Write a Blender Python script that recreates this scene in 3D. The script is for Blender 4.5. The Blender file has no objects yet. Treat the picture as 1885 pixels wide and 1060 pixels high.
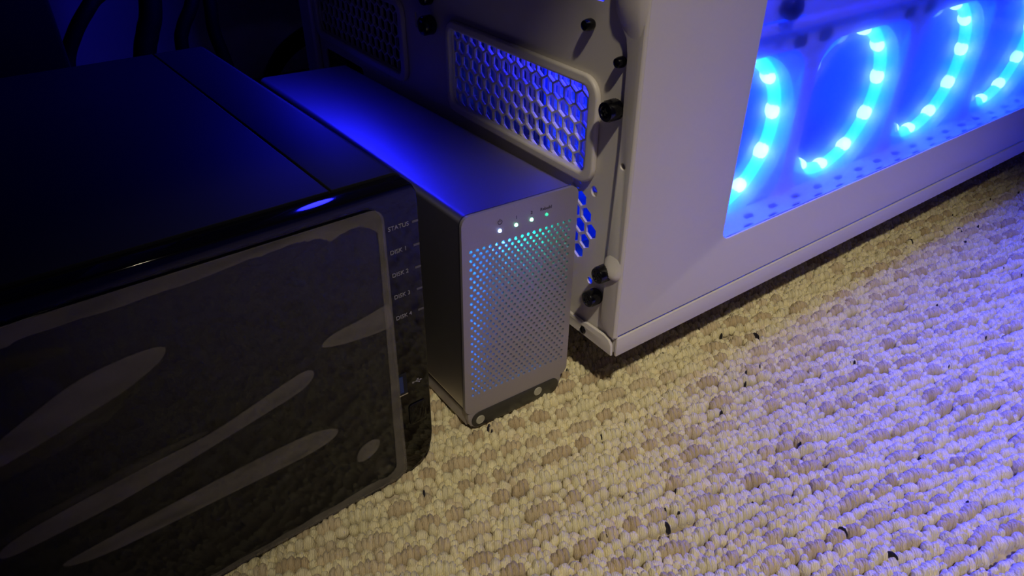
import bpy, bmesh, math, random
import numpy as np
from mathutils import Vector, Matrix, Euler

random.seed(7); rng = np.random.default_rng(7)
C = bpy.context.scene.collection
SC = bpy.context.scene
PI = math.pi

# ------------------------------------------------------------------ camera
cam_d = bpy.data.cameras.new('camera'); cam = bpy.data.objects.new('camera', cam_d); C.objects.link(cam)
SC.camera = cam
YAW, PITCH, ROLL = 0.62591, 0.59845, 0.00334
fw = Vector((math.cos(PITCH)*math.sin(YAW), math.cos(PITCH)*math.cos(YAW), -math.sin(PITCH)))
rt = fw.cross(Vector((0, 0, 1))).normalized(); up = rt.cross(fw)
r2 = rt*math.cos(ROLL)+up*math.sin(ROLL); u2 = -rt*math.sin(ROLL)+up*math.cos(ROLL)
cam.matrix_world = Matrix(((r2.x, u2.x, -fw.x, -0.238487), (r2.y, u2.y, -fw.y, -0.228798), (r2.z, u2.z, -fw.z, 0.306043), (0, 0, 0, 1)))
cam_d.sensor_width = 36; cam_d.lens = 36*1339.0/1885; cam_d.clip_start = 0.01; cam_d.clip_end = 20

# ------------------------------------------------------------------ world, lights, exposure
w = bpy.data.worlds.new('world'); SC.world = w; w.use_nodes = True
w.node_tree.nodes['Background'].inputs[0].default_value = (0.30, 0.22, 1.0, 1)
w.node_tree.nodes['Background'].inputs[1].default_value = 0.035
SC.view_settings.view_transform = 'Standard'; SC.view_settings.look = 'None'
SC.view_settings.exposure = 0.0; SC.view_settings.gamma = 1.0
try: SC.view_settings.use_curve_mapping = False
except Exception: pass

def light(name, typ, loc, target, energy, color, **k):
    d = bpy.data.lights.new(name, typ); d.energy = energy; d.color = color
    for a, b in k.items(): setattr(d, a, b)
    o = bpy.data.objects.new(name, d); C.objects.link(o); o.location = loc
    if target is not None:
        o.rotation_euler = (Vector(target)-Vector(loc)).to_track_quat('-Z', 'Y').to_euler()
    return o
# the warm room lamp that stands in front of the desk
light('room_lamp_light', 'SPOT', (-0.38, -0.72, 1.36), (0.06, -0.155, 0.0), 54, (1.0, 0.88, 0.68),
      spot_size=math.radians(32), spot_blend=1.0, shadow_soft_size=0.03)
# blue light of the lit exhaust fan high on the tower's rear
light('exhaust_fan_light', 'AREA', (-0.0022, 0.31, 0.272), (-1, 0.31, 0.272), 0.62, (0.012, 0.012, 1.0), shape='DISK', size=0.07)

# ------------------------------------------------------------------ materials
def mat(name, base=(.5, .5, .5), rough=.5, metal=0.0, spec=.5, emit=None, estr=0.0, coat=0.0, aniso=0.0):
    m = bpy.data.materials.new(name); m.use_nodes = True
    b = m.node_tree.nodes['Principled BSDF']
    b.inputs['Base Color'].default_value = (*base, 1); b.inputs['Roughness'].default_value = rough
    b.inputs['Metallic'].default_value = metal; b.inputs['Specular IOR Level'].default_value = spec
    if emit: b.inputs['Emission Color'].default_value = (*emit, 1); b.inputs['Emission Strength'].default_value = estr
    if coat: b.inputs['Coat Weight'].default_value = coat; b.inputs['Coat Roughness'].default_value = .05
    if aniso: b.inputs['Anisotropic'].default_value = aniso
    return m
def nodes(m): return m.node_tree.nodes, m.node_tree.links
def add_noise_bump(m, scale, strength, dist=.001, scl=(1, 1, 1), detail=4, rough_var=0):
    N, L = nodes(m); b = N['Principled BSDF']
    tc = N.new('ShaderNodeTexCoord'); mp = N.new('ShaderNodeMapping'); mp.inputs['Scale'].default_value = scl
    nz = N.new('ShaderNodeTexNoise'); nz.inputs['Scale'].default_value = scale; nz.inputs['Detail'].default_value = detail
    bp = N.new('ShaderNodeBump'); bp.inputs['Strength'].default_value = strength; bp.inputs['Distance'].default_value = dist
    L.new(tc.outputs['Object'], mp.inputs['Vector']); L.new(mp.outputs[0], nz.inputs['Vector'])
    L.new(nz.outputs['Fac'], bp.inputs['Height']); L.new(bp.outputs[0], b.inputs['Normal'])
    if rough_var:
        mr = N.new('ShaderNodeMapRange'); r = b.inputs['Roughness'].default_value
        mr.inputs['To Min'].default_value = r-rough_var; mr.inputs['To Max'].default_value = r+rough_var
        L.new(nz.outputs['Fac'], mr.inputs['Value']); L.new(mr.outputs[0], b.inputs['Roughness'])
    return m

M = {}
M['white'] = add_noise_bump(mat('white_powder_coat', (.64, .60, .54), .42), 1500, .12, .0003)
M['white_in'] = add_noise_bump(mat('white_inner_steel', (.62, .60, .66), .5), 900, .1, .0003)
M['black_plastic'] = add_noise_bump(mat('black_matte_plastic', (.009, .009, .010), .55, spec=.3), 3000, .15, .0002)
M['black_gloss'] = mat('black_gloss_plastic', (.003, .003, .004), .06, spec=.28)
M['black_screw'] = mat('black_nickel', (.002, .002, .003), .20, spec=.45)
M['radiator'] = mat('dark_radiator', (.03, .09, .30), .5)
M['slot_shade'] = mat('painted_slot_shade', (.03, .03, .05), .6)  # near-black blue, shade inside slots put into the colour
M['slit'] = mat('smoky_indicator_lens', (.09, .085, .09), .3)
M['dark_void'] = mat('dark_recess', (.004, .004, .005), .8)
M['alu'] = add_noise_bump(mat('brushed_aluminium', (.60, .58, .60), .43, metal=1.0, aniso=.5), 160, .12, .0002, (1, 60, 60), 3, .05)
M['alu_front'] = add_noise_bump(mat('matte_aluminium_front', (.40, .37, .39), .50, metal=.55), 1400, .2, .0003)
M['alu_edge'] = mat('dark_anodised_edge', (.16, .15, .17), .35, metal=.8)
M['baffle'] = mat('blue_grey_inner_plastic', (.16, .26, .36), .6)
M['print_dark'] = mat('dark_print', (.03, .025, .05), .6)
M['print_grey'] = mat('grey_print', (.27, .26, .27), .6)
M['wall'] = add_noise_bump(mat('painted_wall', (.86, .80, .82), .85), 250, .3, .001)
M['desk'] = add_noise_bump(mat('black_desk_laminate', (.006, .006, .007), .7, spec=.15), 400, .2, .0005)
M['cable'] = mat('black_cable_rubber', (.004, .004, .005), .6, spec=.15)
M['usb_blue'] = mat('blue_usb_tongue', (.008, .03, .13), .35)
M['chrome'] = mat('bright_steel', (.65, .62, .60), .25, metal=1)
M['foot_dark'] = mat('dark_rubber_inlay', (.035, .033, .030), .35)
M['foot_disc'] = mat('pale_foot_disc', (.42, .40, .30), .45)
M['led_tube'] = mat('blue_led_tube', (.1, .3, .8), .5, emit=(0.001, .050, 1.0), estr=31)
M['led_bead'] = mat('white_blue_led', (.8, .9, 1), .5, emit=(.12, .26, 1.0), estr=13)
M['lamp_blue'] = mat('blue_indicator', (.7, .8, 1), .4, emit=(.30, .50, 1.0), estr=9)
M['lamp_green'] = mat('green_indicator', (.7, 1, .8), .4, emit=(.24, 1.0, .55), estr=6)
M['lamp_dim'] = mat('dim_green_indicator', (.1, .8, .5), .4, emit=(.04, .75, .42), estr=.9)

def clear_mix(name, tint, fac, col, rough=.5, gloss=False):
    """thin clear sheet: mostly transparent, a little of a surface layer"""
    m = bpy.data.materials.new(name); m.use_nodes = True
    N, L = nodes(m); b = N['Principled BSDF']; out = N['Material Output']
    b.inputs['Base Color'].default_value = (*col, 1); b.inputs['Roughness'].default_value = rough
    t = N.new('ShaderNodeBsdfTransparent'); t.inputs[0].default_value = (*tint, 1)
    mx = N.new('ShaderNodeMixShader'); mx.inputs[0].default_value = fac
    L.new(t.outputs[0], mx.inputs[1]); L.new(b.outputs[0], mx.inputs[2])
    last = mx
    if gloss:
        g = N.new('ShaderNodeBsdfGlossy'); g.inputs['Roughness'].default_value = .03
        lw = N.new('ShaderNodeLayerWeight'); pw_ = N.new('ShaderNodeMath'); pw_.operation = 'POWER'; pw_.inputs[1].default_value = 4.5; L.new(lw.outputs['Facing'], pw_.inputs[0]); f = N.new('ShaderNodeMath'); f.operation = 'MULTIPLY_ADD'; f.inputs[1].default_value = .6; f.inputs[2].default_value = .035; L.new(pw_.outputs[0], f.inputs[0])
        m2 = N.new('ShaderNodeMixShader'); L.new(f.outputs[0], m2.inputs[0]); L.new(mx.outputs[0], m2.inputs[1]); L.new(g.outputs[0], m2.inputs[2]); last = m2
    L.new(last.outputs[0], out.inputs[0])
    return m, mx, N, L
M['acrylic'] = clear_mix('clear_acrylic', (.97, .98, 1), .34, (.8, .8, .9), .3, True)[0]
_n, _l = nodes(M['acrylic']); _r = _n.new('ShaderNodeBsdfRefraction'); _r.inputs['Roughness'].default_value = .9; _r.inputs['IOR'].default_value = 1.06
_mx = [q for q in _n if q.type == 'MIX_SHADER'][0]; _l.new(_r.outputs[0], _mx.inputs[2])
SC.cycles.caustics_refractive = False
M['fan_clear'] = clear_mix('frosted_fan_plastic', (.85, .9, 1), .55, (.7, .8, .9), .4)[0]
M['fan_blade'] = clear_mix('clear_fan_blade', (.9, .95, 1), .07, (.1, .2, .6), .4)[0]
M['film'] = clear_mix('clear_film', (1, 1, 1), .012, (.6, .58, .55), .3)[0]
def haze_mat(name, f0, f1, sc):
    m, mx, N, L = clear_mix(name, (1, 1, 1), .1, (.75, .68, .58), .55)
    tc = N.new('ShaderNodeTexCoord'); mp = N.new('ShaderNodeMapping'); mp.inputs['Scale'].default_value = (.35, 1, 1.4); mp.inputs['Rotation'].default_value = (0, .25, 0)
    nz = N.new('ShaderNodeTexNoise'); nz.inputs['Scale'].default_value = sc; nz.inputs['Detail'].default_value = 6
    mr = N.new('ShaderNodeMapRange'); mr.inputs['From Min'].default_value = .3; mr.inputs['From Max'].default_value = .7
    mr.inputs['To Min'].default_value = f0; mr.inputs['To Max'].default_value = f1
    L.new(tc.outputs['Object'], mp.inputs['Vector']); L.new(mp.outputs[0], nz.inputs['Vector']); L.new(nz.outputs['Fac'], mr.inputs['Value']); L.new(mr.outputs[0], mx.inputs[0])
    return m
M['film_haze'] = haze_mat('air_gap_haze', .048, .092, 120)
M['film_haze_soft'] = haze_mat('faint_air_gap_haze', .0, .025, 120)

# carpet: per-loop colour attribute, yarn strands as fine relief
ROW = math.radians(-13)
def carpet_mat():
    m = bpy.data.materials.new('loop_pile_wool'); m.use_nodes = True
    N, L = nodes(m); b = N['Principled BSDF']; b.inputs['Roughness'].default_value = .85
    b.inputs['Specular IOR Level'].default_value = .15
    b.inputs['Sheen Weight'].default_value = .15
    at = N.new('ShaderNodeAttribute'); at.attribute_name = 'yarn'
    tc = N.new('ShaderNodeTexCoord'); mp = N.new('ShaderNodeMapping'); mp.inputs['Rotation'].default_value = (0, 0, -ROW+.35)
    wv = N.new('ShaderNodeTexWave'); wv.bands_direction = 'X'; wv.inputs['Scale'].default_value = 330; wv.inputs['Distortion'].default_value = 5
    wv.inputs['Detail'].default_value = 2; wv.inputs['Detail Scale'].default_value = 1.5
    nz = N.new('ShaderNodeTexNoise'); nz.inputs['Scale'].default_value = 500; nz.inputs['Detail'].default_value = 3
    L.new(tc.outputs['Object'], mp.inputs['Vector']); L.new(mp.outputs[0], wv.inputs['Vector']); L.new(tc.outputs['Object'], nz.inputs['Vector'])
    mr = N.new('ShaderNodeMapRange'); mr.inputs['To Min'].default_value = .86; mr.inputs['To Max'].default_value = 1.06
    L.new(wv.outputs['Fac'], mr.inputs['Value'])
    mu = N.new('ShaderNodeVectorMath'); mu.operation = 'SCALE'
    L.new(at.outputs['Color'], mu.inputs[0]); L.new(mr.outputs[0], mu.inputs['Scale']); L.new(mu.outputs[0], b.inputs['Base Color'])
    ad = N.new('ShaderNodeMath'); ad.operation = 'ADD'; L.new(wv.outputs['Fac'], ad.inputs[0]); L.new(nz.outputs['Fac'], ad.inputs[1])
    bp = N.new('ShaderNodeBump'); bp.inputs['Strength'].default_value = .5; bp.inputs['Distance'].default_value = .0004
    L.new(ad.outputs[0], bp.inputs['Height']); L.new(bp.outputs[0], b.inputs['Normal'])
    return m
M['pile'] = carpet_mat()
def backing_mat():
    m = mat('carpet_backing', (.5, .42, .27), .95, spec=.1); N, L = nodes(m); b = N['Principled BSDF']
    tc = N.new('ShaderNodeTexCoord'); v = N.new('ShaderNodeTexVoronoi'); v.inputs['Scale'].default_value = 190
    cr = N.new('ShaderNodeValToRGB'); cr.color_ramp.elements[0].color = (.62, .54, .38, 1); cr.color_ramp.elements[1].color = (.3, .24, .15, 1)
    L.new(tc.outputs['Object'], v.inputs['Vector']); L.new(v.outputs['Distance'], cr.inputs[0]); L.new(cr.outputs[0], b.inputs['Base Color'])
    return m
M['backing'] = backing_mat()

# ------------------------------------------------------------------ helpers
def tag(o, label=None, cat=None, group=None, kind=None):
    if label: o['label'] = label
    if cat: o['category'] = cat
    if group: o['group'] = group
    if kind: o['kind'] = kind
    return o
def empty(name, loc=(0, 0, 0), rot=None, **k):
    o = bpy.data.objects.new(name, None); C.objects.link(o); o.location = loc; o.empty_display_size = .02
    if rot is not None: o.rotation_euler = rot
    return tag(o, **k)
def link(name, me, m, parent=None, smooth=True, angle=35):
    o = bpy.data.objects.new(name, me); C.objects.link(o)
    if m is not None and not me.materials: me.materials.append(m)
    if parent is not None: o.parent = parent
    if smooth:
        for p in me.polygons: p.use_smooth = True
        bm = bmesh.new(); bm.from_mesh(me)
        for e in bm.edges:
            if len(e.link_faces) != 2 or e.calc_face_angle(0) > math.radians(angle): e.smooth = False
        bm.to_mesh(me); bm.free()
    return o
def from_bm(name, bm, m, parent=None, **k):
    me = bpy.data.meshes.new(name); bmesh.ops.recalc_face_normals(bm, faces=bm.faces); bm.to_mesh(me); bm.free()
    return link(name, me, m, parent, **k)
def add_box(bm, x0, x1, y0, y1, z0, z1, bev=0, seg=2):
    b2 = bmesh.new(); bmesh.ops.create_cube(b2, size=1)
    for v in b2.verts: v.co = Vector(((x0+x1)/2+v.co.x*(x1-x0), (y0+y1)/2+v.co.y*(y1-y0), (z0+z1)/2+v.co.z*(z1-z0)))
    if bev: bmesh.ops.bevel(b2, geom=b2.edges[:], offset=bev, segments=seg, profile=.5, affect='EDGES')
    t = bpy.data.meshes.new('t'); b2.to_mesh(t); b2.free(); bm.from_mesh(t); bpy.data.meshes.remove(t)
def box(name, x0, x1, y0, y1, z0, z1, m, parent=None, bev=0, seg=2):
    bm = bmesh.new(); add_box(bm, x0, x1, y0, y1, z0, z1, bev, seg); return from_bm(name, bm, m, parent)
def rrect(u0, u1, v0, v1, r, n=5):
    r = min(r, (u1-u0)/2-1e-6, (v1-v0)/2-1e-6); P = []
    for cx, cy, a in ((u1-r, v1-r, 0), (u0+r, v1-r, PI/2), (u0+r, v0+r, PI), (u1-r, v0+r, 1.5*PI)):
        for i in range(n+1):
            t = a+PI/2*i/n; P.append((cx+r*math.cos(t), cy+r*math.sin(t)))
    return P
def circ(cu, cv, r, n=16, a0=0, ru=None):
    return [(cu+(ru or r)*math.cos(a0+2*PI*i/n), cv+r*math.sin(a0+2*PI*i/n)) for i in range(n)]
def hexa(cu, cv, r): return [(cu+r*math.cos(PI/6+PI/3*i), cv+r*math.sin(PI/6+PI/3*i)) for i in range(6)]
AX = {'yz': lambda u, v, w: (w, u, v), 'xz': lambda u, v, w: (u, w, v), 'xy': lambda u, v, w: (u, v, w)}
def plate_mesh(loops, w0, w1, plane, bev=0, seg=1):
    """flat plate with holes: first loop outline, the rest holes; fills w0..w1 along the normal axis"""
    cu = bpy.data.curves.new('c', 'CURVE'); cu.dimensions = '2D'; cu.fill_mode = 'BOTH'
    S = 1000.0
    for lp in loops:
        s = cu.splines.new('POLY'); s.points.add(len(lp)-1); s.use_cyclic_u = True
        for p, (a, b) in zip(s.points, lp): p.co = (a*S, b*S, 0, 1)
    cu.extrude = (abs(w1-w0)/2-bev)*S
    if bev: cu.bevel_depth = bev*S; cu.bevel_resolution = seg; cu.offset = -bev*S
    o = bpy.data.objects.new('c', cu); C.objects.link(o)
    dg = bpy.context.evaluated_depsgraph_get(); dg.update()
    me = bpy.data.meshes.new_from_object(o.evaluated_get(dg))
    bpy.data.objects.remove(o); bpy.data.curves.remove(cu)
    f = AX[plane]; wc = (w0+w1)/2
    co = np.empty(len(me.vertices)*3); me.vertices.foreach_get('co', co); co = co.reshape(-1, 3)/S
    out = np.array([f(a, b, c+wc) for a, b, c in co]); me.vertices.foreach_set('co', out.ravel())
    bm = bmesh.new(); bm.from_mesh(me); bmesh.ops.remove_doubles(bm, verts=bm.verts, dist=1e-6)
    bmesh.ops.recalc_face_normals(bm, faces=bm.faces); bm.to_mesh(me); bm.free(); me.update()
    return me
def plate(name, loops, w0, w1, plane, m, parent=None, bev=0, seg=1):
    return link(name, plate_mesh(loops, w0, w1, plane, bev, seg), m, parent)
def tube_mesh(pts, r, n=10, closed=False, name='tube'):
    pts = [Vector(p) for p in pts]; N = len(pts); bm = bmesh.new(); rings = []
    up = Vector((0, 0, 1)); prev = None
    for i, p in enumerate(pts):
        a = pts[(i-1) % N] if (closed or i > 0) else p; b = pts[(i+1) % N] if (closed or i < N-1) else p
        t = (b-a).normalized()
        if prev is None: u = t.orthogonal().normalized()
        else: u = (prev-t*prev.dot(t)).normalized()
        prev = u; v = t.cross(u); rr = r[i] if isinstance(r, (list, tuple)) else r
        rings.append([bm.verts.new(p+u*rr*math.cos(2*PI*k/n)+v*rr*math.sin(2*PI*k/n)) for k in range(n)])
    for i in range(N if closed else N-1):
        A, B = rings[i], rings[(i+1) % N]
        if closed and i == N-1:   # match the seam
            best = min(range(n), key=lambda s: (A[0].co-B[s].co).length)
            B = B[best:]+B[:best]
        for k in range(n): bm.faces.new((A[k], A[(k+1) % n], B[(k+1) % n], B[k]))
    if not closed: bm.faces.new(rings[0][::-1]); bm.faces.new(rings[-1])
    return bm
def spline(P, n=12):
    P = [Vector(p) for p in P]; out = []
    for i in range(len(P)-1):
        p0 = P[max(i-1, 0)]; p1 = P[i]; p2 = P[i+1]; p3 = P[min(i+2, len(P)-1)]
        for k in range(n):
            t = k/n; out.append(.5*((2*p1)+(p2-p0)*t+(2*p0-5*p1+4*p2-p3)*t*t+(3*p1-3*p2+p3-p0)*t**3))
    out.append(P[-1]); return out
def lathe(bm, prof, axis_fn, n=24, ridge=0):
    """prof: list of (r, h); axis_fn(r*cos, r*sin, h) -> point"""
    rings = []
    for (r, h, *rd) in prof:
        k = rd[0] if rd else 0
        rings.append([bm.verts.new(axis_fn((r+(k if i % 2 else 0))*math.cos(2*PI*i/n), (r+(k if i % 2 else 0))*math.sin(2*PI*i/n), h)) for i in range(n)])
    for A, B in zip(rings, rings[1:]):
        for i in range(n): bm.faces.new((A[i], A[(i+1) % n], B[(i+1) % n], B[i]))
    bm.faces.new(rings[0][::-1]); bm.faces.new(rings[-1])
def text_obj(name, s, size, loc_fn, m, parent, align='LEFT', thick=.00008):
    cu = bpy.data.curves.new('t', 'FONT'); cu.body = s; cu.size = size*100; cu.align_x = align; cu.extrude = thick*100
    o = bpy.data.objects.new('t', cu); C.objects.link(o); dg = bpy.context.evaluated_depsgraph_get(); dg.update()
    me = bpy.data.meshes.new_from_object(o.evaluated_get(dg)); bpy.data.objects.remove(o); bpy.data.curves.remove(cu)
    for v in me.vertices: v.co = Vector(loc_fn(v.co.x/100, v.co.y/100, v.co.z/100))
    return link(name, me, m, parent, smooth=False)

# ------------------------------------------------------------------ setting
box('floor', -2.2, 2.6, -1.8, .80, -.03, -.0075, M['backing'])
bpy.data.objects['floor']['kind'] = 'structure'
wl = box('wall_back', -2.2, 2.6, .74, .80, -.03, 2.2, M['wall']); wl['kind'] = 'structure'

# ------------------------------------------------------------------ white tower
TW = empty('computer_case', (0, 0, 0), label='large white computer case with clear window and blue-lit fans inside, on the right', cat='computer case')
ZB, ZT, YB, XF = .036, .66, .407, .78
# rear panel with its openings
def hex_cells(u0, u1, v0, v1, p=.0096, r=.0047, off=0.0):
    out = []; dv = p*math.sqrt(3)/2; row = 0; v = v0
    while v <= v1+1e-9:
        u = u0+(p/2 if row % 2 else 0)
        while u <= u1+1e-9:
            out.append(hexa(u+off, v, r)); u += p
        v += dv; row += 1
    return out
V2 = (.0335, .1675, .1385, .1865); V1 = (.2325, .379, .1395, .1865)
small_hex = [(.0335, .114), (.0287, .1057), (.0383, .1057), (.0335, .0974), (.0383, .0891), (.0383, .1223), (.0431, .114), (.0431, .0974), (.0431, .1305), (.0479, .1057), (.0479, .1223), (.0479, .0891)]
rear_holes = [rrect(*V2, .006), rrect(*V1, .006), circ(.0285, .1305, .0031, 16, ru=.0026),
              rrect(.2105, .2135, .1765, .1865, .0014), circ(.197, .1975, .0045, 16), rrect(.305, .376, .072, .125, .004),
              circ(.0268, .0745, .0022, 14), circ(.0275, .0612, .0022, 14), rrect(.0305, .075, .2262, .275, .002), rrect(.252, .368, .214, .330, .03)]
rear_holes += [hexa(a, b, .0046) for a, b in small_hex]
plate('rear_panel', [rrect(.002, YB-.002, ZB+.001, ZT, .002)]+rear_holes, .0012, .0026, 'yz', M['white'], TW)
def rim(name, o, i, ro, ri):
    plate(name, [rrect(*o, ro, 8), rrect(*i, ri, 8)], -.0024, .0012, 'yz', M['white'], TW, bev=.0014, seg=3)
rim('vent_frame', (.0275, .1715, .1335, .1915), (.0345, .1665, .1392, .1858), .011, .005)
rim('vent_frame', (.2265, .385, .1335, .1915), (.2335, .378, .1395, .1858), .011, .005)
def grille(y0, y1, z0, z1, x0, x1, r=.0047, off=0, p=.0096):
    cells = hex_cells(y0, y1, z0, z1, p=p, r=r, off=off)
    return plate('hex_grille', [rrect(y0-.008, y1+.006, z0-.007, z1+.009, .001)]+cells, x0, x1, 'yz', M['white'], TW)
grille(.0301, .1715, .1335, .1905, .0014+.0014, .0042+.0006, r=.0049)
grille(.2290, .3830, .1335, .1905, .0028, .0048, r=.0049)
# side panel corner flange wrapped onto the rear
fl = [(.0015, .0485), (.006, .049), (.0128, .0545), (.0130, .066), (.0125, .0755), (.0122, .1015), (.0100, .168), (.0108, .207), (.0125, .2145), (.0190, .2225), (.0212, .229), (.0212, ZT), (.0015, ZT)]
plate('corner_flange', [fl, circ(.0068, .1535, .0017, 12)], -.0012, .0012, 'yz', M['white'], TW, bev=.0005)
# pressed finger pull beside the lower thumbscrew, swelling out towards its lower end
bm = bmesh.new(); rows = [(.1016, .0062, .0078), (.1008, .0028, .0108), (.0990, .0014, .0122), (.0965, .0008, .0138), (.0940, .0005, .0140), (.0915, .0006, .0136), (.0895, .0012, .0130), (.0880, .0022, .0120), (.0868, .0040, .0100)]
hgt = [0, .0003, .0009, .0018, .0028, .0034, .0034, .0022, 0]; g = []
for (z, y0, y1), h in zip(rows, hgt):
    g.append([bm.verts.new((-.0010-h*math.sin(PI*t)**.6, y0+(y1-y0)*t, z)) for t in np.linspace(0, 1, 11)])
for i in range(len(g)-1):
    for j in range(10): bm.faces.new((g[i][j], g[i][j+1], g[i+1][j+1], g[i+1][j]))
from_bm('finger_pull', bm, M['white'], TW, angle=80)
bm = bmesh.new(); g = []
for (z, y0, y1, h) in ((.2135, .0050, .0105, 0), (.2165, .0030, .0128, .0004), (.2200, .0020, .0165, .0012), (.2240, .0014, .0198, .0022), (.2290, .0010, .0210, .0030), (.2360, .0010, .0212, .0034), (.2440, .0010, .0212, .0034), (.2500, .0020, .0200, .0018), (.2540, .004, .018, 0)):
    g.append([bm.verts.new((-.0010-h*math.sin(PI*t)**.5, y0+(y1-y0)*t, z)) for t in np.linspace(0, 1, 11)])
for i in range(len(g)-1):
    for j in range(10): bm.faces.new((g[i][j], g[i][j+1], g[i+1][j+1], g[i+1][j]))
from_bm('finger_pull', bm, M['white'], TW, angle=80)
# side panel with window opening
WX0, WX1, WZ0, WZ1 = .0805, .742, .0865, .40
plate('side_panel', [rrect(0, XF, .0505, ZT, .001), rrect(WX0, WX1, WZ0, WZ1, .006)], .0, .0016, 'xz', M['white'], TW, bev=.0006)
cb = bmesh.new()
n = 8; r = .0025
prof = [(r-r*math.cos(a), r-r*math.sin(a)) for a in np.linspace(0, PI/2, n)]
# rounded vertical corner strip
bmc = bmesh.new(); lo = []; hi = []
for a in np.linspace(PI, 1.5*PI, n):
    x = .0013+.0025*math.cos(a)+.0; y = .0025+.0025*math.sin(a)
    lo.append(bmc.verts.new((x, y, .0495))); hi.append(bmc.verts.new((x, y, ZT)))
for i in range(n-1): bmc.faces.new((lo[i], lo[i+1], hi[i+1], hi[i]))
cb.free()
from_bm('panel_corner', bmc, M['white'], TW)
box('window_gasket', WX0-.006, WX1+.006, .0018, .0026, WZ0-.006, WZ0, M['white_in'], TW)
plate('window', [rrect(WX0+.0003, WX1-.0003, WZ0+.0003, WZ1-.0003, .0057)], .0004, .0026, 'xz', M['acrylic'], TW, bev=.0006)
# bottom rail and rear foot flange
box('base_rail', .0008, XF, -.0004, .0016, ZB, .0490, M['white'], TW, bev=.0007)
plate('rear_flange', [[(.0018, ZB+.0005), (.395, ZB+.0005), (.395, .0455), (.0275, .0455), (.0240, .0468), (.0085, .0475), (.0045, .0465), (.0022, .0435)], circ(.0268, .0400, .0026, 14, ru=.0023)], -.0016, .0004, 'yz', M['white'], TW, bev=.0006, seg=2)
box('bottom_pan', .002, XF, .0018, YB, ZB+.001, ZB+.003, M['white_in'], TW)
box('top_panel', 0, XF, 0, YB, ZT, ZT+.004, M['white'], TW, bev=.001)
box('front_panel', XF, XF+.012, 0, YB, ZB, ZT+.004, M['white'], TW, bev=.003)
box('far_side_panel', 0, XF, YB, YB+.002, ZB, ZT, M['white'], TW)
# rounded rear column at the far corner
box('corner_column', -.005, .0012, .386, YB+.002, ZB, ZT, M['white'], TW, bev=.0022, seg=3)
box('inner_divider', .0045, XF-.01, .196, .198, ZB+.004, ZT-.01, M['white_in'], TW)
box('compartment_divider', .0045, .02, .2, YB-.003, .125, .127, M['dark_void'], TW)
box('dark_back_shield', .03, .032, .2, YB-.003, ZB+.005, ZT-.02, M['dark_void'], TW)
for (x, y) in ((.06, .05), (.06, .36), (.70, .05), (.70, .36)):
    bm = bmesh.new(); lathe(bm, [(.016, 0), (.017, .004), (.019, .036), (.019, .0375)], lambda a, b, h, x=x, y=y: (x+a, y+b, -.003+h*1.05), 20)
    from_bm('foot', bm, M['black_plastic'], TW)
# second honeycomb layer deep behind the lower vent (power supply bay)
plate('bay_grille', [rrect(.020, .190, .120, .205, .001)]+hex_cells(.026, .184, .1285, .198, p=.0096, r=.0041, off=.001), .0125, .0145, 'yz', M['white_in'], TW)
for y_, e_ in ((.035, .036), (.062, .034), (.090, .022), (.120, .009)):
    o = light('bay_fill_light', 'AREA', (.0086, y_, .2035), (.0105, y_+.01, .150), e_, (.02, .02, 1.0), shape='DISK', size=.005); o.parent = TW  # unseen blue fill discs added to light the second honeycomb layer

def thumbscrew(name, y, z, r, ln, x0=.0012):
    bm = bmesh.new(); f = lambda a, b, h: (x0-h, y+a, z+b)
    k = r*.05
    lathe(bm, [(r*.55, 0), (r*.62, ln*.12), (r*.95, ln*.14), (r, ln*.22, k), (r, ln*.80, k), (r*.93, ln*.92), (r*.62, ln*.95), (r*.55, ln*.90), (r*.22, ln*.89)], f, 40)
    o = from_bm(name, bm, M['black_screw'], TW, angle=50)
    b2 = bmesh.new(); add_box(b2, x0-ln*.93, x0-ln*.885, y-r*.34, y+r*.34, z-r*.07, z+r*.07); add_box(b2, x0-ln*.93, x0-ln*.885, y-r*.07, y+r*.07, z-r*.34, z+r*.34)
    from_bm('screw_recess', b2, M['dark_void'], o)
    return o
thumbscrew('thumbscrew', .0150, .1805, .0050, .0102)
thumbscrew('thumbscrew', .0112, .0895, .0047, .0105)
thumbscrew('thumbscrew', .0180, .0697, .0047, .0100)
thumbscrew('thumbscrew', .1885, .1835, .0058, .010)
thumbscrew('thumbscrew', .190, .200, .0045, .008)
def pin(y, z, r, ln, x0=.0012):
    bm = bmesh.new(); lathe(bm, [(r*.8, 0), (r, ln*.2), (r*.98, ln*.6), (r*.8, ln*.88), (r*.4, ln)], lambda a, b, h: (x0-h, y+a, z+b), 20)
    return from_bm('push_pin', bm, M['black_screw'], TW)
pin(.0380, .2150, .0029, .0062); pin(.0148, .2030, .0027, .0055)
pin(.0262, .0405, .0023, .0018, x0=-.0010)
# sheet step above the pin (upper bracket) 

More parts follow.
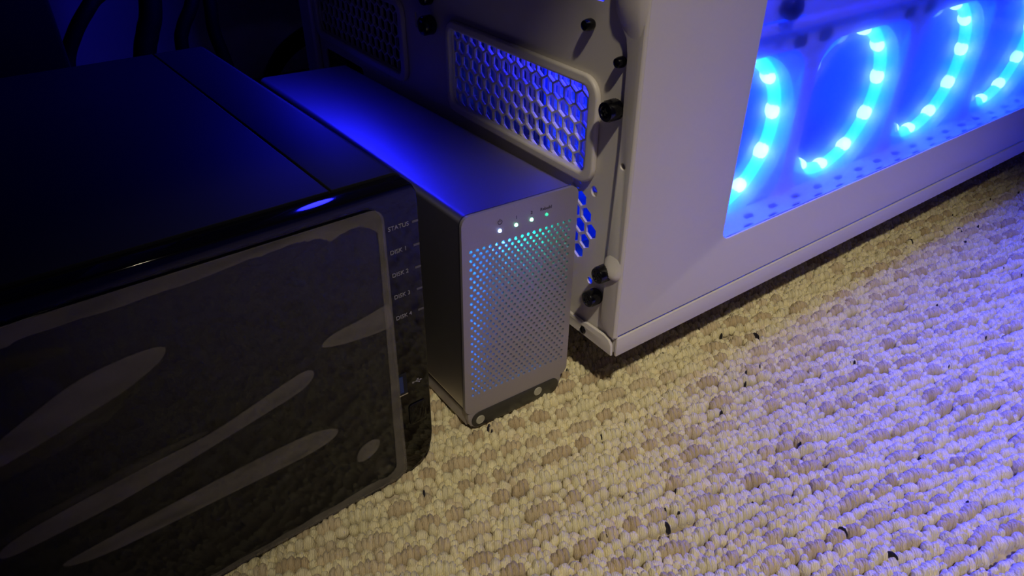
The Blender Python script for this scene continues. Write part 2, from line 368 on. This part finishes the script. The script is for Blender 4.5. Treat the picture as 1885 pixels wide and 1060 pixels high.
# lit exhaust fan, above the picture
def fan(cx, cy, cz, axis, name, ring_led=True, led_at=.012):
    """axis 'y': faces -y, front at cy; axis 'x': faces -x, front at cx"""
    if axis == 'y': P = lambda a, b, d: (cx+a, cy+d, cz+b)
    else: P = lambda a, b, d: (cx+d, cy-a, cz+b)
    fr = plate_mesh([rrect(-.0595, .0595, -.0595, .0595, .006), circ(0, 0, .0545, 48)], 0, .025, 'xy')
    for v in fr.vertices: v.co = Vector(P(v.co.x, v.co.y, v.co.z))
    f = link(name, fr, M['fan_clear'], TW)
    bm = bmesh.new(); lathe(bm, [(.019, .004), (.021, .006), (.021, .022)], lambda a, b, h: P(a, b, h), 28)
    from_bm('hub', bm, M['fan_blade'], f)
    nb = 9; base = None
    for k in range(nb):
        bm = bmesh.new(); g = []
        for i in range(7):
            rr = .0205+.031*i/6; row = []
            for j in range(5):
                t = j/4; a = 2*PI*k/nb+.10*i/6*3+t*.52; row.append(bm.verts.new(P(rr*math.cos(a), rr*math.sin(a), .007+.012*t)))
            g.append(row)
        for i in range(6):
            for j in range(4): bm.faces.new((g[i][j], g[i+1][j], g[i+1][j+1], g[i][j+1]))
        from_bm('blade', bm, M['fan_blade'], f)
    if ring_led:
        R = .0505
        tm = tube_mesh([P(R*math.cos(t), R*math.sin(t), led_at) for t in np.linspace(0, 2*PI, 72, endpoint=False)], .0042, 10, True)
        from_bm('led_ring', tm, M['led_tube'], f)
        for i in range(11):
            a = math.radians(10+i*360/11); bm = bmesh.new()
            bmesh.ops.create_uvsphere(bm, u_segments=10, v_segments=8, radius=1)
            ca, sa = math.cos(a), math.sin(a)
            for v in bm.verts:
                x, y, z = v.co*1.0
                rr = R-.0016+x*.0042; tt = y*.0070
                v.co = Vector(P(rr*ca-tt*sa, rr*sa+tt*ca, led_at+z*.0050))
            from_bm('led', bm, M['led_bead'], f)
    return f
for k in range(4): fan(.118+.12*k, .0305, .127, 'y', 'case_fan')
fan(.598, .0305, .127, 'y', 'case_fan')
for k in range(5):
    if k < 5: fan(.118+.12*k, .0305, .30, 'y', 'case_fan')
    for z_, e_ in ((.30, 6.3),):
        o = light('case_fan_glow', 'AREA', (.118+.12*k, .038, z_), (.118+.12*k, -1, z_-.25), e_, (.004, .014, 1.0), shape='DISK', size=.09); o.parent = TW
fan(.0032, .31, .272, 'x', 'exhaust_fan', ring_led=False)
# bracket the fans are mounted to, with large rounded openings and slots
holes = [rrect(.118+.12*k-.0535, .118+.12*k+.0535, .0745, .1795, .020, 7) for k in range(5)]
for k in range(5):
    for s in (-.019, .006):
        g_ = rrect(.178+.12*k+s-.006, .178+.12*k+s+.006, .1805, .1870, .0030); holes.append(g_)
        plate('slot_shade', [rrect(.178+.12*k+s-.0062, .178+.12*k+s+.0062, .1803, .1872, .0030)], .0280, .0290, 'xz', M['slot_shade'], TW)  # dark inserts painted as shade so the slots read as deep holes
plate('fan_bracket', [rrect(.006, .70, .062, .192, .002)]+holes, .0285, .0300, 'xz', M['white_in'], TW, bev=.0004)
# perforated ledge under the window
lh = []
for i in range(24):
    for j in range(2):
        x = .120+.0245*i+.0105*j; y = .0105+.0090*j
        lh.append([(a+(b_-y)*.5, b_) for a, b_ in rrect(x-.0046, x+.0046, y-.0024, y+.0024, .0022)])
plate('slotted_ledge', [rrect(.006, .70, .003, .0285, .001)]+lh, .0780, .0790, 'xy', M['white_in'], TW)
box('ledge_slot_shade', .006, .70, .003, .0275, .0735, .0745, M['slot_shade'], TW)  # dark sheet under the ledge, painted as the shade below its slots
# upper mounting plate behind the window with knob and slot
plate('mounting_plate', [rrect(.012, .62, .1935, .232, .003), rrect(.080, .153, .1996, .2012, .0007)], .0240, .0252, 'xz', M['white_in'], TW, bev=.0004)
bm = bmesh.new(); lathe(bm, [(.004, 0), (.0062, .0012), (.0065, .004, .0003), (.0065, .007, .0003), (.0058, .008), (.002, .0082)], lambda a, b, h: (.1305+a, .0240-h, .2085+b), 32)
from_bm('thumbscrew', bm, M['black_screw'], TW)
o = light('case_fill_light', 'AREA', (.40, .007, .395), (.40, .013, 0), 1.6, (.01, .012, 1.0), shape='RECTANGLE', size=.62, size_y=.006); o.parent = TW  # unseen blue fill added to brighten the mounting plate and bracket
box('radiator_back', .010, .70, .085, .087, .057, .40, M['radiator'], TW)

# ------------------------------------------------------------------ silver enclosure
def rodr(r):
    v = Vector(r); t = v.length
    return Matrix.Rotation(t, 4, v.normalized())
SV = empty('drive_dock', (-.0843, .0295, 0), label='slim upright silver aluminium drive enclosure with perforated front and four indicator lights', cat='drive enclosure')
SV.rotation_mode = 'QUATERNION'; SV.rotation_quaternion = rodr((-.02769, .03687, -.00479)).to_quaternion()
W_, H_, D_ = .0735, .1375, .284
# shell: rounded section extruded backwards
plate('shell', [rrect(.0008, W_-.0008, .0130, H_-.0006, .0042, 6), rrect(.0026, W_-.0026, .0148, H_-.0024, .003, 6)], .0030, D_, 'xz', M['alu'], SV)
plate('back_plate', [rrect(.002, W_-.002, .0142, H_-.0018, .003)], D_-.003, D_-.001, 'xz', M['alu_edge'], SV)
plate('edge_trim', [rrect(.0003, W_-.0003, .0126, H_-.0002, .0046, 6), rrect(.003, W_-.003, .0152, H_-.003, .003, 6)], .0019, .0031, 'xz', M['alu_edge'], SV)
holes = []
r0 = .00098
for i in range(37):
    z = .0258+i*.00255
    o = 0 if i % 2 == 0 else .00198
    for j in range(17):
        x = .0052+o+j*.00396
        if x > .0695: continue
        holes.append(circ(x, z, r0, 10))
leds = [(.0227, .1247), (.0328, .1252), (.0426, .1255), (.0524, .1258)]
for a, b in leds: holes.append(circ(a, b, .0011, 12))
plate('front_plate', [rrect(0, W_, .0125, H_, .0050, 7)]+holes, 0, .0018, 'xz', M['alu_front'], SV)
box('inner_baffle', .003, W_-.003, .0115, .0125, .0150, .1345, M['baffle'], SV)
for (a, b), mm, nm in zip(leds, ('lamp_blue', 'lamp_green', 'lamp_green', 'lamp_dim'), ('power_light', 'drive_light', 'drive_light', 'rebuild_light')):
    bm = bmesh.new(); lathe(bm, [(.00088, 0), (.00088, .0017), (.0007, .0020), (.0003, .0022)], lambda x, y, h, a=a, b=b: (a+x, .0014-h, b+y), 14)
    o = from_bm(nm, bm, M[mm], SV)
    o['label'] = {'power_light': 'glowing blue-white power light', 'drive_light': 'glowing green drive light', 'rebuild_light': 'dim green rebuild light'}[nm]
fx = lambda x0, z0, sl=0.0: (lambda u, v, w: (x0+u, -.00008+w*0-w, z0+v+u*sl))
# printed marks: power symbol, 1, 2, Rebuild
pw = tube_mesh([(.0227+.00125*math.cos(t), -.00006, .1296+.00125*math.sin(t)) for t in np.linspace(math.radians(125), math.radians(415), 22)], .00018, 6)
from_bm('power_symbol', pw, M['print_dark'], SV)
bm = bmesh.new(); add_box(bm, .0227-.00016, .0227+.00016, -.0002, .0, .1297, .1313); from_bm('power_symbol', bm, M['print_dark'], SV)
text_obj('print', '1', .0026, fx(.0323, .1286), M['print_dark'], SV)
text_obj('print', '2', .0026, fx(.0418, .1288), M['print_dark'], SV)
text_obj('print', 'Rebuild', .0025, fx(.0480, .1289), M['print_dark'], SV)
# base frame with slotted front foot
plate('base_frame', [[(.002, .008), (.0035, .0035), (.008, .0003), (.0620, .0003), (.0672, .0030), (.0695, .0085), (.0695, .0126), (.002, .0126)]], .0002, .0040, 'xz', M['alu_front'], SV, bev=.0004)
plate('base_skirt', [rrect(.0025, .0692, .0020, .0128, .001), rrect(.0045, .0672, .0010+.002, .0120, .001)], .004, D_-.01, 'xz', M['alu_front'], SV)
plate('foot_inlay', [rrect(.0042, .0675, .0012, .0118, .0053, 8)], -.0003, .0006, 'xz', M['foot_dark'], SV, bev=.0002)
for a, b in ((.0098, .0060), (.0515, .0075)):
    bm = bmesh.new(); lathe(bm, [(.0029, 0), (.0029, .0004), (.0024, .0006), (.0023, .0004), (.001, .0004)], lambda x, y, h, a=a, b=b: (a+x, -.0003-h, b+y), 22)
    from_bm('foot_disc', bm, M['foot_disc'], SV)
# point lights for the indicators' glow in the hollow front, with added blue fill
def glow_point(name, parent, loc, e, col, r=.001):
    d = bpy.data.lights.new(name, 'POINT'); d.energy = e; d.color = col; d.shadow_soft_size = r
    o = bpy.data.objects.new(name, d); C.objects.link(o); o.parent = parent; o.location = loc; return o
glow_point('power_light_glow', SV, (.0227, .0062, .1228), 0.055, (.03, .16, 1))
glow_point('drive_light_glow', SV, (.0328, .0062, .1232), 0.036, (.0, 1, .45))
glow_point('drive_light_glow', SV, (.0426, .0062, .1235), 0.036, (.0, 1, .45))
def fill_strip(loc, tgt, sx, sy, e, col):
    d = bpy.data.lights.new('blue_fill_light', 'AREA'); d.energy = e; d.color = col; d.shape = 'RECTANGLE'; d.size = sx; d.size_y = sy
    o = bpy.data.objects.new('blue_fill_light', d); C.objects.link(o); o.parent = SV
    z = -(Vector(tgt)-Vector(loc)).normalized(); y = Vector((0, 0, 1)) if abs(z.z) < .9 else Vector((1, 0, 0)); x = y.cross(z).normalized(); y = z.cross(x)
    o.matrix_local = Matrix(((x.x, y.x, z.x, loc[0]), (x.y, y.y, z.y, loc[1]), (x.z, y.z, z.z, loc[2]), (0, 0, 0, 1)))
for z_, e_ in [(.115-.0115*i, .0052-.00055*i) for i in range(8)]: glow_point('blue_fill_light', SV, (.0040, .0080, z_), e_, (.01, .16, 1))  # blue fill added down the left side to tint the holes
for x_ in (.014, .030, .046): glow_point('blue_fill_light', SV, (x_, .0075, .0195), .007, (.03, .35, 1))  # same added fill, hidden below the lowest row of holes

# ------------------------------------------------------------------ black four-bay box
NS = empty('network_drive', (-.10908, .02333, .00414), label='large black four-bay drive box with glossy front still under wrinkled protective film', cat='drive box')
NS.rotation_mode = 'QUATERNION'; NS.rotation_quaternion = rodr((-.00628, .01729, .0442)).to_quaternion()
NW, NH, ND = .203, .1656, .256
SEAM = -.0345
def sect(x0, x1, z0, z1, rl, rr, n=6):
    return rrect(x0, x1, z0, z1, .004, n)
# main top cover and right side cover, parted by the seam
def cover(name, x0, x1, rl, rr, side):
    P = []
    def arc_(cx, cz, r, a0, a1):
        for t in np.linspace(a0, a1, 6): P.append((cx+r*math.cos(t), cz+r*math.sin(t)))
    arc_(x1-rr, NH-rr, rr, 0, PI/2); arc_(x0+rl, NH-rl, rl, PI/2, PI)
    P.extend([(x0, .002), (x1, .002)])
    return plate(name, [P], .011, ND, 'xz', M['black_plastic'], NS, bev=.0003)
cover('top_cover', -NW, SEAM-.0004, .006, .0006, 'l')
cover('side_cover', SEAM+.0004, -.0006, .0006, .005, 'r')
box('seam_strip', SEAM-.001, SEAM+.001, .012, ND-.002, .01, NH-.0012, M['dark_void'], NS)
# front bezel: rounded lower right corner, sloped top edge
bz = [(-NW+.004, -.003), (-.0135, -.0030), (-.0075, .0002), (-.0030, .0050), (-.0006, .0115), (.0002, .018), (.0002, .153), (-.0003, .160), (-.0020, .1635), (-.004, .1645), (-NW+.004, .1645), (-NW, .160), (-NW, .002)]
plate('front_bezel', [bz], .0, .0112, 'xz', M['black_gloss'], NS, bev=.0008, seg=2)
# raised glossy door area under the film
plate('front_door', [rrect(-NW+.003, -.0185, -.0020, .1578, .0065, 6)], -.0016, .0004, 'xz', M['black_gloss'], NS, bev=.0006, seg=2)
# protective film with air bubbles
film = plate('protective_film', [rrect(-NW+.0035, -.0180, -.0022, .1582, .0062, 6)], -.00195, -.00185, 'xz', M['film'], NS)
def wavy(P, n, amp, seed):
    rs = random.Random(seed); out = []
    for i in range(len(P)-1):
        for k in range(n):
            t = k/n; out.append((P[i][0]*(1-t)+P[i+1][0]*t+rs.uniform(-amp, amp), P[i][1]*(1-t)+P[i+1][1]*t+rs.uniform(-amp, amp)))
    out.append(P[-1]); return out
inner = wavy([(-.0240, .0080), (-.0232, .050), (-.0222, .098), (-.0214, .1470), (-.0245, .1500), (-.0290, .1528), (-.0345, .1528)], 4, .00018, 3)
inner += wavy([(-.0350, .1530), (-.0430, .1505), (-.0480, .1535), (-.0570, .1545), (-.0750, .1540), (-.1075, .1520), (-.1500, .1520), (-.1600, .1500), (-.1930, .1515)], 6, .0005, 4)
inner += wavy([(-.1955, .1500), (-.1965, .010)], 12, .0003, 5)
inner += wavy([(-.1930, .0015), (-.1200, .0010), (-.0700, .0030), (-.0400, .0045), (-.0300, .0040), (-.0262, .0050)], 6, .0007, 6)
plate('film_edge_gap', [rrect(-NW+.0035, -.0180, -.0022, .1582, .0062, 6), inner], -.0021, -.00196, 'xz', M['film_haze'], film)
mm = lambda P: [(a/1000, b/1000) for a, b in P]
B = [
 [(-188, 104), (-182, 110), (-169.6, 117.2), (-156.0, 123.5), (-147, 127.5), (-137.9, 130.0), (-124.8, 131.4), (-115.9, 131.2), (-112.4, 129.5), (-113.8, 126.2), (-117.9, 123.0), (-129.5, 117.4), (-142.5, 113.9), (-156.2, 109.9), (-172.7, 105.9)],
 [(-186, 70.4), (-175.6, 73.6), (-157.7, 76.2), (-128.6, 79.5), (-115, 80.3), (-102.4, 82.1), (-84.9, 87.0), (-66.9, 92.3), (-61.1, 92.7), (-58.4, 89.7), (-61.9, 84.9), (-71, 81.6), (-80.6, 79.9), (-98.0, 76.2), (-131.4, 69.6), (-151.1, 66.8), (-169.5, 65.8), (-186.7, 64.7)],
 [(-171.5, 50.0), (-165.2, 51.0), (-135.0, 53.7), (-102.2, 56.1), (-78.6, 57.0), (-66, 56.8), (-59.9, 55.7), (-53.8, 53.2), (-52.2, 50.8), (-54.8, 47.6), (-64, 45.4), (-74.6, 44.7), (-104.5, 44.5), (-137.4, 44.1), (-157.4, 44.3), (-169.5, 47.2)],
 [(-54.4, 102.2), (-51, 104.6), (-46.7, 106.2), (-34.0, 107.5), (-24.2, 109.6), (-19.2, 110.4), (-18.6, 97.6), (-24, 96.8), (-29.7, 97.0), (-41.4, 98.1), (-52.4, 100.3)],
 [(-45.6, 26.0), (-44.9, 30.2), (-41.4, 33.6), (-36.8, 34.9), (-33.0, 33.6), (-31.8, 31.0), (-33.5, 27.2), (-37, 24.6), (-40.5, 23.5), (-43.8, 23.8)],
]
B = [mm(b) for b in B]
def smooth_loop(P, it=2):
    for _ in range(it):
        Q = []
        for i in range(len(P)):
            a, b = P[i], P[(i+1) % len(P)]
            Q += [(a[0]*.75+b[0]*.25, a[1]*.75+b[1]*.25), (a[0]*.25+b[0]*.75, a[1]*.25+b[1]*.75)]
        P = Q
    return P
def bubble(P, mat_, h=.0005, y0=-.00205):
    P = smooth_loop(P, 2); n = len(P); cx = sum(p[0] for p in P)/n; cz = sum(p[1] for p in P)/n
    # medial line towards which the dome closes
    bm = bmesh.new(); rings = []
    for f, hh in ((1, 0), (.96, .45), (.88, .75), (.6, .95)):
        rings.append([bm.verts.new((cx+(a-cx)*(1-(1-f)*.35) if f > .9 else cx+(a-cx)*(.5+.5*f), y0-h*hh, 0)) for a, b in P])
        for v, (a, b) in zip(rings[-1], P):
            # local medial z: mean of the outline's z at this x
            v.co.z = b if f == 1 else b+(mid(P, a)-b)*(1-f)*.9
    for A, B_ in zip(rings, rings[1:]):
        for i in range(n): bm.faces.new((A[i], A[(i+1) % n], B_[(i+1) % n], B_[i]))
    bm.faces.new(rings[-1])
    bmesh.ops.triangulate(bm, faces=[f for f in bm.faces if len(f.verts) > 4])
    return from_bm('air_bubble', bm, mat_, film)
def mid(P, x):
    zs = []
    for i in range(len(P)):
        a, b = P[i], P[(i+1) % len(P)]
        if (a[0]-x)*(b[0]-x) <= 0 and a[0] != b[0]: zs.append(a[1]+(b[1]-a[1])*(x-a[0])/(b[0]-a[0]))
    return (min(zs)+max(zs))/2 if zs else P[0][1]
for k, b in enumerate(B):
    plate('air_bubble', [smooth_loop(b, 2)], -.0026, -.00215, 'xz', M['film_haze'], film, bev=.0002)
soft = [mm([(-185, 106), (-172, 108.5), (-156, 110.2), (-129.5, 117.6), (-118, 123.2), (-124, 116), (-136, 109), (-150, 103.5), (-168, 100.5), (-186, 99)]),
        mm([(-187, 71), (-175.6, 74), (-157.7, 76.6), (-128.6, 79.9), (-102.4, 82.6), (-115, 84.5), (-132, 84), (-155, 80.5), (-187, 76)]),
        mm([(-180, 146), (-171, 148), (-150, 146.5), (-138, 142), (-146, 139.5), (-168, 140)]),
        mm([(-38, 10), (-36, 17), (-30, 19), (-27, 14), (-28, 8), (-34, 6.5)])]
for b in soft: plate('air_bubble', [smooth_loop(b, 2)], -.0025, -.00215, 'xz', M['film_haze_soft'], film, bev=.0002)
# lettering, indicator slits, usb port, button
nx = lambda x0, z0: (lambda u, v, w: (x0+u, -.00008-w, z0+v))
for i, s in enumerate(('STATUS', 'DISK 1', 'DISK 2', 'DISK 3', 'DISK 4')):
    text_obj('lettering', s, .0030, nx(-.0156, .1447-.0118*i), M['print_grey'], NS)
    bm = bmesh.new(); add_box(bm, -.0036, -.0004, -.0003, .0004, .1452-.0118*i, .1463-.0118*i, .0001, 1)
    from_bm('indicator_slit', bm, M['slit'], NS)
us = box('usb_port', -.0180, -.0128, -.0002, .0015, .0520, .0650, M['dark_void'], NS)
box('usb_tongue', -.0172, -.0152, -.0007, -.0001, .0535, .0635, M['usb_blue'], us)
box('usb_shell_edge', -.0179, -.0130, -.0008, -.0002, .0517, .0523, M['chrome'], us)
bm = bmesh.new()
add_box(bm, -.0092, -.0052, -.0001, 0, .05625, .0566)
lathe(bm, [(.00055, 0), (.00055, .0001)], lambda a, b, h: (-.0093+a, -h, .0564+b), 12)
v = [bm.verts.new(p) for p in ((-.0053, -.0001, .0571), (-.0053, -.0001, .0557), (-.0040, -.0001, .0564))]; bm.faces.new(v)
for (a, b) in (((-.0082, .0564), (-.0068, .0574)), ((-.0078, .0564), (-.0062, .0554))):
    dx = b[0]-a[0]; q = [bm.verts.new(p) for p in ((a[0], -.0001, a[1]-.00018), (a[0], -.0001, a[1]+.00018), (b[0], -.0001, b[1]+.00018), (b[0], -.0001, b[1]-.00018))]; bm.faces.new(q)
add_box(bm, -.0070, -.0060, -.0001, 0, .0570, .0578); lathe(bm, [(.00045, 0), (.00045, .0001)], lambda a, b, h: (-.0058+a, -h, .0554+b), 10)
from_bm('usb_symbol', bm, M['print_grey'], NS, smooth=False)
plate('power_button', [rrect(-.0130, -.0030, .0290, .0430, .002)], -.0005, .0004, 'xz', M['black_gloss'], NS, bev=.0003)
box('underframe', -NW+.002, -.004, .012, ND-.002, -.001, .003, M['black_plastic'], NS)
for (x, y) in ((-.185, .02), (-.02, .02), (-.185, .235), (-.02, .235)):
    bm = bmesh.new(); lathe(bm, [(.007, 0), (.0075, .001), (.008, .006)], lambda a, b, h, x=x, y=y: (x+a, y+b, -.0062+h), 18)
    from_bm('foot', bm, M['black_plastic'], NS)

# ------------------------------------------------------------------ desk over and behind everything; unseen top added as shadow caster
DK = empty('desk', (0, .3, 0), label='black desk with unseen shadow-casting top, whose dark pedestal stands at the upper left behind the drive box', cat='desk')
def dbox(name, x0, x1, y0, y1, z0, z1, bev=.002): return box(name, x0, x1, y0-.3, y1-.3, z0, z1, M['desk'], DK, bev=bev)
dbox('shade_tabletop', -.64, 1.15, -.286, .735, .72, .745)  # unseen top, added so its front edge shades the case's rear
ped = dbox('pedestal', -.62, -.1930, .345, .735, .0, .72, .003)
dbox('side_leg', 1.10, 1.13, -.20, .72, -.004, .72)

# ------------------------------------------------------------------ cables
def cable(P, r, label, m=M['cable'], name='cable'):
    bm = tube_mesh(spline(P, 10), r, 12); o = from_bm(name, bm, m); tag(o, label, 'cable', None)
    return o
yc = .45
cable([(-.02, .58, .44), (-.09, .50, .28), (-.133, yc+.01, .190), (-.157, yc, .168), (-.1745, yc, .148), (-.1870, yc, .124), (-.189, yc-.01, .09), (-.184, yc-.03, .003)], .0058, 'black cable curving down nearest the dark pedestal at upper left')
cable([(-.080, yc+.01, .42), (-.098, yc+.004, .26), (-.1136, yc, .165), (-.1222, yc, .140), (-.1292, yc, .122), (-.145, yc, .06), (-.148, yc-.01, .004)], .0088, 'thickest black cable hanging straight down, second from the left')
cable([(-.088, .49, .40), (-.082, .47, .25), (-.0770, yc+.005, .178), (-.0822, yc, .158), (-.0935, yc, .140), (-.0985, yc, .122), (-.100, yc, .06), (-.096, yc, .003)], .0056, 'black cable bowing gently left, third from the left')
cable([(-.045, .49, .40), (-.058, .46, .25), (-.0668, yc, .162), (-.0690, yc, .134), (-.0655, yc, .110), (-.058, yc, .06), (-.052, yc+.01, .003)], .0056, 'black cable angling right towards the silver enclosure, fourth from the left')
cable([(-.030, .51, .001), (-.026, .52, .022), (-.008, .53, .052), (.03, .55, .080), (.10, .57, .096), (.2, .60, .100)], [.004+.0008*i/5 for i in range(51)], 'black cord rising behind the silver enclosure towards the white case')

# ------------------------------------------------------------------ carpet pile
def build_pile():
    er = np.array([math.cos(ROW), math.sin(ROW)]); ep = np.array([-math.sin(ROW), math.cos(ROW)])
    # one loop: a dome, sampled on rings
    nu, lat = 9, [-.45, 0.0, .42, .86, 1.28]
    base = []
    for a in lat:
        for k in range(nu): base.append((math.cos(a)*math.cos(2*PI*k/nu), math.cos(a)*math.sin(2*PI*k/nu), math.sin(a)))
    base.append((0, 0, 1)); base = np.array(base); nb = len(base)
    fc = []
    for i in range(len(lat)-1):
        for k in range(nu):
            a = i*nu+k; b = i*nu+(k+1) % nu; fc.append((a, b, b+nu, a+nu))
    tri = [((len(lat)-1)*nu+k, (len(lat)-1)*nu+(k+1) % nu, nb-1) for k in range(nu)]
    ctr = []; siz = []; col = []; ang = []
    def add(s, t, z, a, b, h, c, rot=0):
        x, y = er*s+ep*t
        if not (-.46 < x < .80 and -.36 < y < .36): return
        if y > .135 and not (-.19 < x < .06): return
        if y > .085 and x > .04: return
        if x < -.125 and y > .10: return
        ctr.append((x, y, z-.0022)); siz.append((a, b, h)); col.append(c); ang.append(ROW+rot)
    WH = np.array([.77, .70, .43]); BG = np.array([.60, .505, .315]); TN = np.array([.49, .385, .22])
    t = -.60
    while t < .50:
        PER = random.uniform(.0138, .0164)
        wob = lambda s, p: .0018*math.sin(s*31+p)+.0012*math.sin(s*83+p*2.3)+.0006*math.sin(s*190+p*5)
        p0 = random.uniform(0, 6)
        for off, wdt, st0 in ((0.0, .0039, .0052), (.0116, .0030, .0046)):
            s = -.60; p1 = random.uniform(0, 6)
            while s < .95:
                st = st0*random.uniform(.8, 1.2); dy = random.gauss(0, .00035)
                c = WH*random.uniform(.86, 1.05)*np.array([1, random.uniform(.97, 1.0), random.uniform(.92, 1.03)])
                if random.random() < .06: c = BG*random.uniform(.95, 1.15)
                rot = random.uniform(-.6, .1)
                add(s, t+off+wob(s, p0+off*9)+dy, random.uniform(-.0040, -.0026), st*.60, wdt*random.uniform(.8, 1.15), random.uniform(.0032, .0062), c, rot)
                if random.random() < .18:
                    add(s+st*.3, t+off+wob(s, p0+off*9)-dy*2+random.choice((-.0024, .0024)), -.0036, st*.36, wdt*.55, .0040, c*random.uniform(.92, 1.04), rot)
                s += st
        s = -.60+random.uniform(0, .01)
        while s < .95:
            n = random.choice((2, 3, 3, 4, 5, 6)); f = random.random()**1.6; c0 = BG*(1-f)+TN*f
            if random.random() < .30: c0 = WH*.92
            sh = random.uniform(-.0010, .0010)
            for k in range(n):
                bul = math.sin(PI*(k+.5)/n)
                c = c0*random.uniform(.90, 1.10)
                add(s, t+.0066+sh+wob(s, p0)+random.gauss(0, .0003), -.0036+.0010*bul, .0024, .0030+.0015*bul, .0042+.0018*bul, c, random.uniform(-.35, .0))
                s += .0030
            for q in (-.0018, .0020):
                if random.random() < .85:
                    add(s+.0006, t+.0066+wob(s, p0)+q, -.0031, .0024*random.uniform(.8, 1.2), .0022, .0040, WH*random.uniform(.9, 1.05), random.uniform(-.8, .8))
            s += random.uniform(.0030, .0048)
        t += PER
    # dark flecks lying over the loops
    for _ in range(800):
        s = random.uniform(-.6, .95); tt = random.uniform(-.6, .5)
        big = random.random() < .30
        add(s, tt, -.0012, .0006 if not big else .0010, .0013 if not big else .0032, .0034 if not big else .0040, np.array([.016, .013, .018]), random.uniform(-.8, .3))
    ctr = np.array(ctr); siz = np.array(siz); ang = np.array(ang); col = np.array(col); n = len(ctr)
    V = base[None]*siz[:, None, :]
    V = V*(1+rng.normal(0, .075, V.shape))
    ca, sa = np.cos(ang)[:, None], np.sin(ang)[:, None]
    X = V[..., 0]*ca-V[..., 1]*sa+ctr[:, None, 0]; Y = V[..., 0]*sa+V[..., 1]*ca+ctr[:, None, 1]; Z = V[..., 2]+ctr[:, None, 2]
    P = np.stack([X, Y, Z], -1).reshape(-1, 3)
    q = np.array(fc); tr_ = np.array(tri); offs = (np.arange(n)*nb)
    Q = (q[None]+offs[:, None, None]).reshape(-1); T = (tr_[None]+offs[:, None, None]).reshape(-1)
    nq, nt = n*len(fc), n*len(tri)
    me = bpy.data.meshes.new('carpet_pile')
    me.vertices.add(len(P)); me.vertices.foreach_set('co', P.ravel())
    me.loops.add(nq*4+nt*3); me.loops.foreach_set('vertex_index', np.concatenate([Q, T]))
    me.polygons.add(nq+nt)
    me.polygons.foreach_set('loop_start', np.concatenate([np.arange(nq)*4, nq*4+np.arange(nt)*3]))
    me.polygons.foreach_set('use_smooth', np.ones(nq+nt, bool))
    me.update(calc_edges=True)
    at = me.attributes.new('yarn', 'FLOAT_COLOR', 'POINT')
    cc = np.ones((n, nb, 4)); cc[..., :3] = col[:, None, :]*(1+rng.normal(0, .03, (n, nb, 1)))
    at.data.foreach_set('color', cc.ravel())
    me.materials.append(M['pile'])
    o = bpy.data.objects.new('carpet_pile', me); C.objects.link(o)
    tag(o, 'cream and beige loop pile carpet with dark flecks, in diagonal rows', 'carpet', kind='stuff')
    print('pile loops', n, 'tris', nq*2+nt)
build_pile()
